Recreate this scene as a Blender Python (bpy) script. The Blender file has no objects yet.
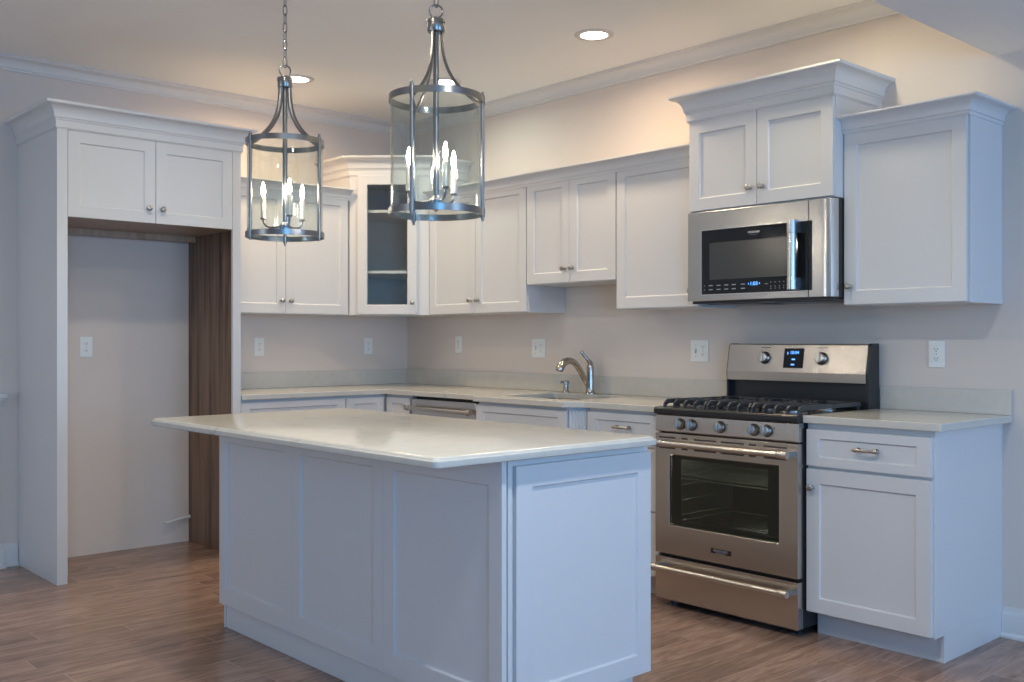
import bpy, bmesh, math, random
from mathutils import Vector, Matrix
random.seed(7)
PI = math.pi
scene = bpy.context.scene
COL = scene.collection

# ------------------------------------------------------------------ camera
cam_data = bpy.data.cameras.new('camera')
cam = bpy.data.objects.new('camera', cam_data)
COL.objects.link(cam)
cam.location = (5.8603, -4.2966, 1.2217)
cam.rotation_euler = (PI / 2, 0, 0.8343)
cam_data.sensor_width = 36
cam_data.lens = 1004.2 / 1024 * 36
cam_data.shift_y = -0.00063
cam_data.clip_start = 0.05
scene.camera = cam

# ------------------------------------------------------------------ world, light, exposure
world = bpy.data.worlds.new('sky')
scene.world = world
world.use_nodes = True
wbg = world.node_tree.nodes['Background']
wbg.inputs[0].default_value = (0.50, 0.68, 1.0, 1)
wbg.inputs[1].default_value = 1.2
scene.view_settings.view_transform = 'Standard'
scene.view_settings.look = 'None'
scene.view_settings.gamma = 1
scene.view_settings.use_curve_mapping = False
scene.view_settings.exposure = 0.17
scene.cycles.use_denoising = True
scene.cycles.max_bounces = 10
scene.cycles.diffuse_bounces = 6
scene.cycles.glossy_bounces = 5
scene.cycles.transparent_max_bounces = 16
scene.cycles.sample_clamp_indirect = 4.0
scene.cycles.caustics_reflective = False
scene.cycles.caustics_refractive = False

CEIL = 2.757
SOFFIT_Z, SOFFIT_X = 2.405, 4.112
ROOM_X, ROOM_Y = 9.0, -8.0
DAY = (0.50, 0.72, 1.0)
WARM = (1.0, 0.80, 0.58)


def area_light(name, loc, rot, sx, sy, power, color, spread=PI):
    d = bpy.data.lights.new(name, 'AREA')
    d.shape = 'RECTANGLE'
    d.size, d.size_y = sx, sy
    d.energy = power
    d.color = color
    d.spread = spread
    o = bpy.data.objects.new(name, d)
    o.location = loc
    o.rotation_euler = rot
    COL.objects.link(o)
    return o


# daylight through the windows of the right wall and the wall behind the camera, lamps and added fills: name -> (power, colour)
G = {
    'R1': (70.0, (0.371, 0.614, 1.000)),
    'R3': (118.0, (0.153, 0.508, 1.000)),
    'F1': (30.0, (0.733, 0.867, 1.000)),
    'C1': (8.3, (1.000, 0.771, 0.530)),
    'C2': (10.0, (1.000, 0.740, 0.450)),
    'C3': (4.0, (0.900, 1.000, 0.850)),
    'C4': (4.8, (1.000, 0.896, 0.625)),
    'C5': (9.0, (1.000, 0.910, 0.690)),
    'C6': (12.5, (1.000, 0.950, 0.812)),
    'C7': (16.0, (0.93, 0.98, 1.0)),
    'P': (220.0, (1.000, 0.845, 0.691)),
    'W': (0.4, (.50, .72, 1.0)),
}
RIGHT_WIN = (-1.1, -5.3)
wbg.inputs[0].default_value = (*G['W'][1], 1)
wbg.inputs[1].default_value = G['W'][0]
for k_, y_ in zip(('R1', 'R3'), RIGHT_WIN):
    area_light('window_daylight', (ROOM_X - .04, y_, 1.45), (0, PI / 2, 0), 1.6, 1.6, *G[k_])

FRONT_WIN = 1.6
area_light('window_daylight', (FRONT_WIN, ROOM_Y + .04, 1.45), (PI / 2, 0, 0), 1.6, 1.6, *G['F1'])

BULB_STRENGTH, BULB_COLOR = G['P']

# ------------------------------------------------------------------ materials


def new_mat(name):
    m = bpy.data.materials.new(name)
    m.use_nodes = True
    nt = m.node_tree
    return m, nt, nt.nodes['Principled BSDF']


def simple(name, color, rough=.5, metal=0., spec=.5, noise=0., nscale=30., bump=0., coat=0.):
    m, nt, p = new_mat(name)
    p.inputs['Base Color'].default_value = (*color, 1)
    p.inputs['Roughness'].default_value = rough
    p.inputs['Metallic'].default_value = metal
    p.inputs['Specular IOR Level'].default_value = spec
    p.inputs['Coat Weight'].default_value = coat
    tc = nt.nodes.new('ShaderNodeTexCoord')
    n = nt.nodes.new('ShaderNodeTexNoise')
    n.inputs['Scale'].default_value = nscale
    n.inputs['Detail'].default_value = 4
    nt.links.new(tc.outputs['Object'], n.inputs['Vector'])
    if noise:
        mx = nt.nodes.new('ShaderNodeMix')
        mx.data_type = 'RGBA'
        mx.inputs['A'].default_value = (*[c * (1 - noise) for c in color], 1)
        mx.inputs['B'].default_value = (*[min(1, c * (1 + noise)) for c in color], 1)
        nt.links.new(n.outputs['Fac'], mx.inputs['Factor'])
        nt.links.new(mx.outputs['Result'], p.inputs['Base Color'])
    if bump:
        b = nt.nodes.new('ShaderNodeBump')
        b.inputs['Strength'].default_value = bump
        b.inputs['Distance'].default_value = .002
        nt.links.new(n.outputs['Fac'], b.inputs['Height'])
        nt.links.new(b.outputs['Normal'], p.inputs['Normal'])
    return m


def steel(name, color, rough=.28, stretch=(1, 1, 60), var=.010):
    """brushed metal: roughness and tone vary along fine streaks"""
    m, nt, p = new_mat(name)
    p.inputs['Metallic'].default_value = 1
    tc = nt.nodes.new('ShaderNodeTexCoord')
    mp = nt.nodes.new('ShaderNodeMapping')
    mp.inputs['Scale'].default_value = stretch
    n = nt.nodes.new('ShaderNodeTexNoise')
    n.inputs['Scale'].default_value = 5
    n.inputs['Detail'].default_value = 2
    nt.links.new(tc.outputs['Object'], mp.inputs['Vector'])
    nt.links.new(mp.outputs['Vector'], n.inputs['Vector'])
    mx = nt.nodes.new('ShaderNodeMix')
    mx.data_type = 'RGBA'
    mx.inputs['A'].default_value = (*[c * (1 - var) for c in color], 1)
    mx.inputs['B'].default_value = (*[min(1, c * (1 + var)) for c in color], 1)
    nt.links.new(n.outputs['Fac'], mx.inputs['Factor'])
    nt.links.new(mx.outputs['Result'], p.inputs['Base Color'])
    mr = nt.nodes.new('ShaderNodeMapRange')
    mr.inputs['To Min'].default_value = rough * .99
    mr.inputs['To Max'].default_value = rough * 1.01
    nt.links.new(n.outputs['Fac'], mr.inputs['Value'])
    nt.links.new(mr.outputs['Result'], p.inputs['Roughness'])
    return m


def wood(name, c1, c2, c3, scale=(14, 14, 1.2), rough=.4):
    """grain running along local Z"""
    m, nt, p = new_mat(name)
    tc = nt.nodes.new('ShaderNodeTexCoord')
    mp = nt.nodes.new('ShaderNodeMapping')
    mp.inputs['Scale'].default_value = scale
    n = nt.nodes.new('ShaderNodeTexNoise')
    n.inputs['Scale'].default_value = 1.6
    n.inputs['Detail'].default_value = 8
    n.inputs['Roughness'].default_value = .65
    n.inputs['Distortion'].default_value = .6
    nt.links.new(tc.outputs['Object'], mp.inputs['Vector'])
    nt.links.new(mp.outputs['Vector'], n.inputs['Vector'])
    r = nt.nodes.new('ShaderNodeValToRGB')
    r.color_ramp.elements[0].position = .32
    r.color_ramp.elements[0].color = (*c1, 1)
    r.color_ramp.elements[1].position = .7
    r.color_ramp.elements[1].color = (*c3, 1)
    e = r.color_ramp.elements.new(.5)
    e.color = (*c2, 1)
    nt.links.new(n.outputs['Fac'], r.inputs['Fac'])
    nt.links.new(r.outputs['Color'], p.inputs['Base Color'])
    p.inputs['Roughness'].default_value = rough
    return m


def floor_material():
    m, nt, p = new_mat('hardwood_floor')
    N, L = nt.nodes, nt.links
    tc = N.new('ShaderNodeTexCoord')
    sep = N.new('ShaderNodeSeparateXYZ')
    L.new(tc.outputs['Object'], sep.inputs[0])
    row = N.new('ShaderNodeMath')                 # each row of boards starts at its own random offset
    row.operation = 'MULTIPLY'
    row.inputs[1].default_value = 1 / .127
    L.new(sep.outputs['X'], row.inputs[0])
    fl = N.new('ShaderNodeMath')
    fl.operation = 'FLOOR'
    L.new(row.outputs[0], fl.inputs[0])
    wn = N.new('ShaderNodeTexWhiteNoise')
    wn.noise_dimensions = '1D'
    L.new(fl.outputs[0], wn.inputs['W'])
    ofs = N.new('ShaderNodeMath')
    ofs.operation = 'MULTIPLY_ADD'
    ofs.inputs[1].default_value = 1.25
    L.new(wn.outputs['Value'], ofs.inputs[0])
    L.new(sep.outputs['Y'], ofs.inputs[2])
    comb = N.new('ShaderNodeCombineXYZ')          # boards run along world Y
    L.new(ofs.outputs[0], comb.inputs['X'])
    L.new(sep.outputs['X'], comb.inputs['Y'])
    br = N.new('ShaderNodeTexBrick')
    br.offset = 0
    br.inputs['Scale'].default_value = 1
    br.inputs['Brick Width'].default_value = 1.25
    br.inputs['Row Height'].default_value = .127
    br.inputs['Mortar Size'].default_value = .0019
    br.inputs['Mortar Smooth'].default_value = .3
    br.inputs['Bias'].default_value = 0
    br.inputs['Color1'].default_value = (0, 0, 0, 1)
    br.inputs['Color2'].default_value = (1, 1, 1, 1)
    br.inputs['Mortar'].default_value = (.5, .5, .5, 1)
    L.new(comb.outputs[0], br.inputs['Vector'])
    # grain, shifted from board to board
    mp = N.new('ShaderNodeMapping')
    mp.inputs['Scale'].default_value = (2.6, 17, 1)
    L.new(comb.outputs[0], mp.inputs['Vector'])
    add = N.new('ShaderNodeVectorMath')
    add.operation = 'MULTIPLY_ADD'
    L.new(br.outputs['Color'], add.inputs[0])
    add.inputs[1].default_value = (7, 5, 3)
    L.new(mp.outputs['Vector'], add.inputs[2])
    n = N.new('ShaderNodeTexNoise')
    n.inputs['Scale'].default_value = 1.7
    n.inputs['Detail'].default_value = 7
    n.inputs['Roughness'].default_value = .62
    n.inputs['Distortion'].default_value = .9
    L.new(add.outputs[0], n.inputs['Vector'])
    r = N.new('ShaderNodeValToRGB')
    r.color_ramp.elements[0].position = .28
    r.color_ramp.elements[0].color = (.155, .090, .062, 1)
    r.color_ramp.elements[1].position = .75
    r.color_ramp.elements[1].color = (.41, .265, .20, 1)
    e = r.color_ramp.elements.new(.5)
    e.color = (.28, .170, .124, 1)
    L.new(n.outputs['Fac'], r.inputs['Fac'])
    hs = N.new('ShaderNodeHueSaturation')
    L.new(r.outputs['Color'], hs.inputs['Color'])
    mr = N.new('ShaderNodeMapRange')
    mr.inputs['To Min'].default_value = .84
    mr.inputs['To Max'].default_value = 1.16
    L.new(br.outputs['Color'], mr.inputs['Value'])
    L.new(mr.outputs['Result'], hs.inputs['Value'])
    mx = N.new('ShaderNodeMix')
    mx.data_type = 'RGBA'
    L.new(br.outputs['Fac'], mx.inputs['Factor'])
    L.new(hs.outputs['Color'], mx.inputs['A'])
    mx.inputs['B'].default_value = (.44, .29, .215, 1)  # pale seam tone painted in for reflections off the board bevels
    L.new(mx.outputs['Result'], p.inputs['Base Color'])
    b = N.new('ShaderNodeBump')
    b.inputs['Strength'].default_value = .12
    b.inputs['Distance'].default_value = .003
    L.new(n.outputs['Fac'], b.inputs['Height'])
    L.new(b.outputs['Normal'], p.inputs['Normal'])
    p.inputs['Roughness'].default_value = .24
    p.inputs['Specular IOR Level'].default_value = .55
    return m


def quartz_material():
    m, nt, p = new_mat('quartz')
    N, L = nt.nodes, nt.links
    tc = N.new('ShaderNodeTexCoord')
    n = N.new('ShaderNodeTexNoise')
    n.inputs['Scale'].default_value = 8.5
    n.inputs['Detail'].default_value = 10
    n.inputs['Roughness'].default_value = .7
    n.inputs['Distortion'].default_value = 1.4
    L.new(tc.outputs['Object'], n.inputs['Vector'])
    r = N.new('ShaderNodeValToRGB')
    r.color_ramp.elements[0].position = .29
    r.color_ramp.elements[0].color = (.40, .375, .32, 1)
    r.color_ramp.elements[1].position = .37
    r.color_ramp.elements[1].color = (.565, .535, .475, 1)
    e = r.color_ramp.elements.new(.62)
    e.color = (.60, .57, .515, 1)
    L.new(n.outputs['Fac'], r.inputs['Fac'])
    L.new(r.outputs['Color'], p.inputs['Base Color'])
    p.inputs['Roughness'].default_value = .16
    return m


def clear_glass(name, tint=(.96, .985, .97), refl=1.0, rough=.0):
    m, nt, p = new_mat(name)
    N, L = nt.nodes, nt.links
    N.remove(p)
    out = N['Material Output']
    t = N.new('ShaderNodeBsdfTransparent')
    t.inputs[0].default_value = (*tint, 1)
    g = N.new('ShaderNodeBsdfGlossy')
    g.inputs['Roughness'].default_value = rough
    lw = N.new('ShaderNodeLayerWeight')
    lw.inputs['Blend'].default_value = .5
    pw = N.new('ShaderNodeMath')
    pw.operation = 'POWER'
    pw.inputs[1].default_value = 4.0
    L.new(lw.outputs['Facing'], pw.inputs[0])
    mu = N.new('ShaderNodeMath')
    mu.operation = 'MULTIPLY_ADD'
    mu.inputs[1].default_value = .80 * refl
    mu.inputs[2].default_value = .06 * refl
    L.new(pw.outputs[0], mu.inputs[0])
    mx = N.new('ShaderNodeMixShader')
    L.new(mu.outputs[0], mx.inputs[0])
    L.new(t.outputs[0], mx.inputs[1])
    L.new(g.outputs[0], mx.inputs[2])
    L.new(mx.outputs[0], out.inputs[0])
    return m


def emitter(name, color, strength):
    m, nt, p = new_mat(name)
    p.inputs['Base Color'].default_value = (*color, 1)
    p.inputs['Emission Color'].default_value = (*color, 1)
    p.inputs['Emission Strength'].default_value = strength
    return m


M = {}
M['wall'] = simple('wall_paint', (.705, .622, .562), .75, spec=.25, noise=.02, nscale=4, bump=.03)
M['ceiling'] = simple('ceiling_paint', (.86, .855, .85), .9, spec=.15, noise=.015, nscale=3)
M['trim'] = simple('trim_paint', (.68, .66, .645), .4, noise=.01, nscale=5)
M['cabinet'] = simple('cabinet_paint', (.652, .643, .641), .32, noise=.012, nscale=6)
M['interior'] = simple('cabinet_interior', (.42, .43, .42), .5, noise=.02, nscale=6)
M['floor'] = floor_material()
M['quartz'] = quartz_material()
M['steel'] = steel('stainless_steel', (.56, .53, .50), .27, (1, 1, 160))
M['steel_v'] = steel('stainless_steel_upright', (.56, .54, .51), .25, (160, 160, 1))
M['nickel'] = steel('brushed_nickel', (.27, .265, .26), .28, (20, 20, 20), .03)
M['faucet'] = steel('faucet_nickel', (.46, .42, .38), .25, (20, 20, 20), .03)
M['chrome'] = steel('rack_chrome', (.75, .74, .72), .18, (10, 10, 10), .02)
M['pewter'] = steel('knob_pewter', (.42, .40, .38), .30, (20, 20, 20), .03)
M['black'] = simple('black_enamel', (.016, .018, .021), .28, noise=.1)
M['iron'] = simple('cast_iron', (.040, .040, .042), .34, noise=.15, nscale=200, bump=.2)
M['black_glass'] = simple('black_glass', (.010, .011, .013), .06, noise=.05)
M['mw_window'] = simple('microwave_window', (.050, .052, .053), .22, noise=.08, nscale=400)
M['cavity'] = simple('oven_enamel', (.008, .0095, .008), .35, noise=.1)
M['glass'] = clear_glass('shade_glass', (.955, .975, .965), .9)
M['pane'] = clear_glass('cabinet_glass', (.975, .99, .98), .9)
M['oven_glass'] = clear_glass('oven_glass', (.60, .64, .58), .8)
M['window_glass'] = clear_glass('window_glass', (.95, .97, 1.0), .6)
M['walnut'] = wood('walnut_veneer', (.060, .026, .013), (.205, .122, .074), (.30, .19, .125), (11, 11, .55))
M['maple'] = wood('unfinished_maple', (.30, .21, .14), (.38, .28, .20), (.45, .34, .25))
M['plate'] = simple('white_plastic', (.82, .82, .79), .35, noise=.01)
M['slot'] = simple('dark_slot', (.03, .03, .03), .6, noise=.05)
M['grey_plastic'] = simple('grey_plastic', (.30, .31, .33), .35, noise=.04)
M['legend'] = simple('printed_legend', (.32, .32, .33), .5, noise=.02)
M['logo'] = simple('printed_white', (.75, .75, .75), .4, noise=.02)
M['print_dark'] = simple('printed_dark', (.10, .09, .085), .5, noise=.02)
M['badge'] = simple('badge_black', (.030, .010, .010), .3, noise=.05)
M['blue'] = emitter('display_blue', (.12, .38, 1.0), 1.6)
M['bulb'] = emitter('bulb_filament', BULB_COLOR, BULB_STRENGTH)
M['bulb_glass'] = clear_glass('bulb_glass', (.99, .985, .97), .6)
M['lens'] = emitter('downlight_lens', (1.0, .95, .90), 6)
M['candle'] = simple('candle_sleeve', (.70, .66, .58), .30, metal=.35, noise=.02)
M['pvc'] = simple('white_tubing', (.80, .78, .75), .45, noise=.03)
M['can_ring'] = simple('downlight_ring', (.66, .62, .60), .5, noise=.01)

# ------------------------------------------------------------------ mesh helpers


class B:
    """collects shapes into one mesh"""

    def __init__(s):
        s.bm = bmesh.new()

    def box(s, x0, x1, y0, y1, z0, z1):
        v = [s.bm.verts.new((x, y, z)) for z in (z0, z1) for (x, y) in ((x0, y0), (x1, y0), (x1, y1), (x0, y1))]
        for f in ((3, 2, 1, 0), (4, 5, 6, 7), (0, 1, 5, 4), (1, 2, 6, 5), (2, 3, 7, 6), (3, 0, 4, 7)):
            s.bm.faces.new([v[i] for i in f])
        return s

    def prism(s, pts, z0, z1):
        a = [s.bm.verts.new((x, y, z0)) for x, y in pts]
        b = [s.bm.verts.new((x, y, z1)) for x, y in pts]
        n = len(pts)
        s.bm.faces.new(a[::-1])
        s.bm.faces.new(b)
        for i in range(n):
            j = (i + 1) % n
            s.bm.faces.new((a[i], a[j], b[j], b[i]))
        return s

    def profile_x(s, prof, x0, x1):
        """closed profile in (y, z) extruded along x"""
        a = [s.bm.verts.new((x0, y, z)) for y, z in prof]
        b = [s.bm.verts.new((x1, y, z)) for y, z in prof]
        n = len(prof)
        s.bm.faces.new(a)
        s.bm.faces.new(b[::-1])
        for i in range(n):
            j = (i + 1) % n
            s.bm.faces.new((a[i], b[i], b[j], a[j]))
        return s

    def rings(s, loops, cap0=True, cap1=True, closed=False):
        R = [[s.bm.verts.new(p) for p in L] for L in loops]
        n = len(R[0])
        m = len(R)
        for k in range(m if closed else m - 1):
            A, Bq = R[k], R[(k + 1) % m]
            for i in range(n):
                j = (i + 1) % n
                s.bm.faces.new((A[i], A[j], Bq[j], Bq[i]))
        if not closed:
            if cap0:
                s.bm.faces.new(R[0][::-1])
            if cap1:
                s.bm.faces.new(R[-1])
        return s

    def lathe(s, prof, origin=(0, 0, 0), axis=(0, 0, 1), n=24, a0=0., closed=False):
        """prof: (radius, height along axis)"""
        ax = Vector(axis).normalized()
        t = Vector((1, 0, 0)) if abs(ax.x) < .9 else Vector((0, 1, 0))
        u = (t - ax * t.dot(ax)).normalized()
        w = ax.cross(u)
        O = Vector(origin)
        loops = []
        for r, h in prof:
            r = max(r, 1e-5)
            loops.append([O + ax * h + (u * math.cos(a0 + 2 * PI * i / n) + w * math.sin(a0 + 2 * PI * i / n)) * r for i in range(n)])
        return s.rings(loops, closed=closed)

    def tube(s, pts, r, n=10, closed=False, flat=None):
        P = [Vector(p) for p in pts]
        m = len(P)
        rad = r if isinstance(r, (list, tuple)) else [r] * m
        loops = []
        up = None
        for i in range(m):
            if closed:
                d = (P[(i + 1) % m] - P[i - 1]).normalized()
            else:
                d = (P[min(i + 1, m - 1)] - P[max(i - 1, 0)]).normalized()
            if up is None:
                t = Vector((0, 0, 1)) if abs(d.z) < .9 else Vector((1, 0, 0))
                up = (t - d * t.dot(d)).normalized()
            else:
                up = (up - d * up.dot(d)).normalized()
            w = d.cross(up)
            ru, rw = (rad[i], rad[i]) if flat is None else (rad[i] * flat[0], rad[i] * flat[1])
            loops.append([P[i] + up * (ru * math.cos(2 * PI * k / n)) + w * (rw * math.sin(2 * PI * k / n)) for k in range(n)])
        return s.rings(loops, closed=closed)

    def sweep(s, path, prof, closed=False):
        """closed profile (out, z) swept along an XY path; outward is on the right of travel"""
        P = [Vector(p) for p in path]
        m = len(P)
        dirs = [(P[i + 1] - P[i]).normalized() for i in range(m - 1)]
        nor = [Vector((d.y, -d.x)) for d in dirs]
        loops = []
        for i in range(m):
            if i == 0:
                k = nor[0]
            elif i == m - 1:
                k = nor[-1]
            else:
                a, b = nor[i - 1], nor[i]
                k = (a + b) / (1 + a.dot(b))
            loops.append([(P[i].x + k.x * o, P[i].y + k.y * o, z) for o, z in prof])
        return s.rings(loops)

    def build(s, name, mat, parent=None, bevel=0., smooth=False, seg=2, angle=35):
        bm = s.bm
        bmesh.ops.recalc_face_normals(bm, faces=bm.faces)
        me = bpy.data.meshes.new(name)
        bm.to_mesh(me)
        bm.free()
        me.materials.append(mat)
        if smooth:
            me.shade_smooth()
            me.set_sharp_from_angle(angle=math.radians(angle))
        o = bpy.data.objects.new(name, me)
        COL.objects.link(o)
        if parent:
            o.parent = parent
        if bevel:
            md = o.modifiers.new('bevel', 'BEVEL')
            md.width = bevel
            md.segments = seg
            md.limit_method = 'ANGLE'
            md.angle_limit = math.radians(40)
        return o


def thing(name, label, cat, loc=(0, 0, 0), rz=0., group=None):
    o = bpy.data.objects.new(name, None)
    o.empty_display_size = .1
    COL.objects.link(o)
    o.location = loc
    o.rotation_euler = (0, 0, rz)
    return tag(o, label, cat, group)


def tag(o, label, cat, group=None):
    o['label'] = label
    o['category'] = cat
    if group:
        o['group'] = group
    return o


def structure(o):
    o['kind'] = 'structure'
    return o


def copy_tree(o, parent=None):
    c = o.copy()
    COL.objects.link(c)
    if parent:
        c.parent = parent
        c.matrix_parent_inverse = o.matrix_parent_inverse.copy()
    for ch in [k for k in o.children]:
        copy_tree(ch, c)
    return c


def text(name, body, size, mat, parent, loc, rot=(PI / 2, 0, 0), ext=.0006, sx=1.0):
    cu = bpy.data.curves.new(name, 'FONT')
    cu.body = body
    cu.size = size
    cu.extrude = ext
    cu.align_x = 'CENTER'
    cu.align_y = 'CENTER'
    t = bpy.data.objects.new(name + '_source', cu)
    COL.objects.link(t)
    dg = bpy.context.evaluated_depsgraph_get()
    me = bpy.data.meshes.new_from_object(t.evaluated_get(dg))
    bpy.data.objects.remove(t)
    bpy.data.curves.remove(cu)
    me.name = name
    me.materials.clear()
    me.materials.append(mat)
    o = bpy.data.objects.new(name, me)
    COL.objects.link(o)
    o.parent = parent
    o.location = loc
    o.rotation_euler = rot
    o.scale = (sx, 1, 1)
    return o


# ------------------------------------------------------------------ the setting
structure(B().box(-.2, ROOM_X + .2, ROOM_Y - .2, .2, -.12, 0).build('floor', M['floor']))
# kitchen ceiling and the lower ceiling that starts right of the wall cabinets
b = B()
b.box(-.2, SOFFIT_X, ROOM_Y - .2, .2, CEIL, CEIL + .12)
b.box(SOFFIT_X, ROOM_X + .2, ROOM_Y - .2, .2, SOFFIT_Z, CEIL + .12)
structure(b.build('ceiling', M['ceiling']))
structure(B().box(-.15, 0, ROOM_Y - .2, .15, 0, CEIL).build('wall_left', M['wall']))
structure(B().box(0, ROOM_X + .2, 0, .15, 0, CEIL).build('wall_back', M['wall']))
# walls with window openings (right of the camera)
WZ0, WZ1, WH = .6, 2.3, .85
b = B()
x0, x1 = ROOM_X, ROOM_X + .15
ys = [ROOM_Y] + [v for c in sorted(RIGHT_WIN) for v in (c - WH, c + WH)] + [0]
for k in range(0, len(ys), 2):
    b.box(x0, x1, ys[k], ys[k + 1], 0, CEIL)
for k in range(1, len(ys) - 1, 2):
    b.box(x0, x1, ys[k], ys[k + 1], 0, WZ0).box(x0, x1, ys[k], ys[k + 1], WZ1, CEIL)
structure(b.build('wall_right', M['wall']))
b = B()
y0, y1 = ROOM_Y - .15, ROOM_Y
xa, xb = FRONT_WIN - WH, FRONT_WIN + WH
b.box(-.2, xa, y0, y1, 0, CEIL).box(xb, ROOM_X + .2, y0, y1, 0, CEIL).box(xa, xb, y0, y1, 0, WZ0).box(xa, xb, y0, y1, WZ1, CEIL)
structure(b.build('wall_front', M['wall']))


def window(name, cx, cy, rz):
    o = bpy.data.objects.new(name, None)
    COL.objects.link(o)
    o.location = (cx, cy, 0)
    o.rotation_euler = (0, 0, rz)
    structure(o)
    f = B()
    for (a, c, d, e) in ((-WH, -WH + .06, WZ0, WZ1), (WH - .06, WH, WZ0, WZ1), (-WH + .06, WH - .06, WZ0, WZ0 + .06),
                         (-WH + .06, WH - .06, WZ1 - .06, WZ1), (-.025, .025, WZ0 + .06, WZ1 - .06)):
        f.box(a, c, .05, .10, d, e)
    f.build('window_frame', M['trim'], o)
    B().box(-WH + .06, WH - .06, .072, .078, WZ0 + .06, WZ1 - .06).build('pane', M['window_glass'], o)


for k, y in enumerate(RIGHT_WIN):
    window('window_%d' % (k + 1), ROOM_X, y, -PI / 2)
window('window_3', FRONT_WIN, ROOM_Y, PI)

# crown moulding along the ceiling
def cove(r0, z0, r1, z1, n=6):
    """concave quarter curve from the wall foot (r0,z0) out to (r1,z1)"""
    return [(r0 + (r1 - r0) * (1 - math.cos(PI / 2 * i / n)), z0 + (z1 - z0) * math.sin(PI / 2 * i / n)) for i in range(n + 1)]


cz = CEIL - .0005
cp = [(.0005, cz), (.0005, cz - .075), (.012, cz - .075), (.013, cz - .066), (.018, cz - .062)]
cp += cove(.018, cz - .060, .058, cz - .016, 6) + [(.064, cz - .014), (.066, cz - .007), (.074, cz - .006), (.074, cz)]
structure(B().sweep([(0, ROOM_Y), (0, -.0), (SOFFIT_X - .001, -.0)], cp).build('trim_1', M['trim'], smooth=True))
bp = [(.0005, 0), (.016, 0), (.016, .095), (.013, .100), (.009, .110), (.006, .122), (.0005, .124)]
bs = [(.016, 0), (.028, 0), (.027, .010), (.020, .018), (.016, .020)]
o = B().sweep([(4.147, 0), (ROOM_X, 0)], bp).sweep([(4.147, 0), (ROOM_X, 0)], bs).build('baseboard_back', M['trim'], smooth=True)
structure(o)
o = B().sweep([(0, -2.79), (0, -2.62)], bp).sweep([(0, -2.79), (0, -2.62)], bs).build('baseboard_left', M['trim'], smooth=True)
structure(o)
# half-height white post with a capped ledge against the left wall, just in frame at its edge
b = B()
b.box(.0005, .030, -3.4, -2.712, 0, .895)
b.box(.0005, .046, -3.4, -2.700, 0, .118).box(.0005, .058, -3.4, -2.690, 0, .022).box(.0005, .040, -3.4, -2.705, .118, .128)
b.box(.0005, .040, -3.4, -2.705, .880, .897).box(.0005, .050, -3.4, -2.696, .897, .912).box(.0005, .062, -3.4, -2.684, .912, .936)
structure(b.build('trim_2', M['trim'], bevel=.002))

# ------------------------------------------------------------------ cabinet parts
KNOB_PROF = [(.0085, 0), (.0085, .003), (.0055, .006), (.0050, .013), (.0085, .017), (.0125, .021), (.0145, .025), (.0135, .029), (.0085, .0315), (0, .032)]
_knob = {}


def knob(parent, x, y, z):
    if 'm' not in _knob:
        o = B().lathe(KNOB_PROF, (0, 0, 0), (0, -1, 0), 20).build('knob', M['pewter'], parent, smooth=True, angle=50)
        _knob['m'] = o.data
    else:
        o = bpy.data.objects.new('knob', _knob['m'])
        COL.objects.link(o)
        o.parent = parent
    o.location = (x, y, z)
    return o


def pull(parent, x, y, z, L=.096):
    """bow bar pull with flared ends"""
    b = B()
    h = L / 2
    for sx in (-1, 1):
        b.lathe([(.010, 0), (.010, .003), (.0055, .007), (.0055, .024)], (x + sx * h, y, z), (0, -1, 0), 14)
        b.lathe([(0, -.014), (.006, -.012), (.0085, -.004), (.0075, .006), (.005, .012)], (x + sx * h, y - .024, z), (-sx, 0, 0), 12)
    pts = [(x - h + L * i / 12, y - .024 - .006 * math.sin(PI * i / 12), z) for i in range(13)]
    rad = [.0045 + .0022 * math.sin(PI * i / 12) for i in range(13)]
    b.tube(pts, rad, 10)
    return b.build('handle', M['pewter'], parent, smooth=True, angle=50)


def shaker(parent, x0, x1, z0, z1, yf, t=.019, st=.058, name='door', mat=None, glass=False, rail=None):
    """frame-and-panel front facing local -Y; yf is the front plane"""
    rail = rail or st
    b = B()

    def rect(ix, iz, y):
        return [(x0 + ix, y, z0 + iz), (x1 - ix, y, z0 + iz), (x1 - ix, y, z1 - iz), (x0 + ix, y, z1 - iz)]
    if glass:
        L = [rect(0, 0, yf + t), rect(0, 0, yf), rect(st, rail, yf), rect(st + .004, rail + .004, yf + .006), rect(st + .004, rail + .004, yf + t)]
        b.rings(L, closed=True)
    else:
        L = [rect(0, 0, yf + t), rect(0, 0, yf), rect(st, rail, yf), rect(st + .004, rail + .004, yf + .009)]
        b.rings(L)
    o = b.build(name, mat or M['cabinet'], parent, bevel=.0014)
    if glass:
        B().box(x0 + st + .001, x1 - st - .001, yf + .008, yf + .012, z0 + rail + .001, z1 - rail - .001).build('glass_pane', M['pane'], o)
    return o


SMALL_CROWN = [(0, .0), (.004, .0), (.004, .014), (.009, .016), (.010, .022)] + cove(.010, .024, .048, .058, 6) + [(.053, .060), (.056, .063), (.056, .070), (0, .070)]
TALL_CROWN = [(0, 0), (.005, 0), (.005, .004), (.009, .006), (.009, .040), (.013, .043), (.015, .050), (.020, .054)] + cove(.020, .056, .062, .110, 7) + [(.068, .112), (.071, .117), (.071, .126), (0, .126)]


def crown(path, prof, z, parent=None, name='crown_molding'):
    return B().sweep(path, [(o, z + h) for o, h in prof]).build(name, M['cabinet'], parent, smooth=True, angle=30)


def carcass(parent, w, d, h, z0=0., x0=0., name='carcass', mat=None):
    return B().box(x0, x0 + w, -d, -.001, z0, z0 + h).build(name, mat or M['cabinet'], parent, bevel=.001)


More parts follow.
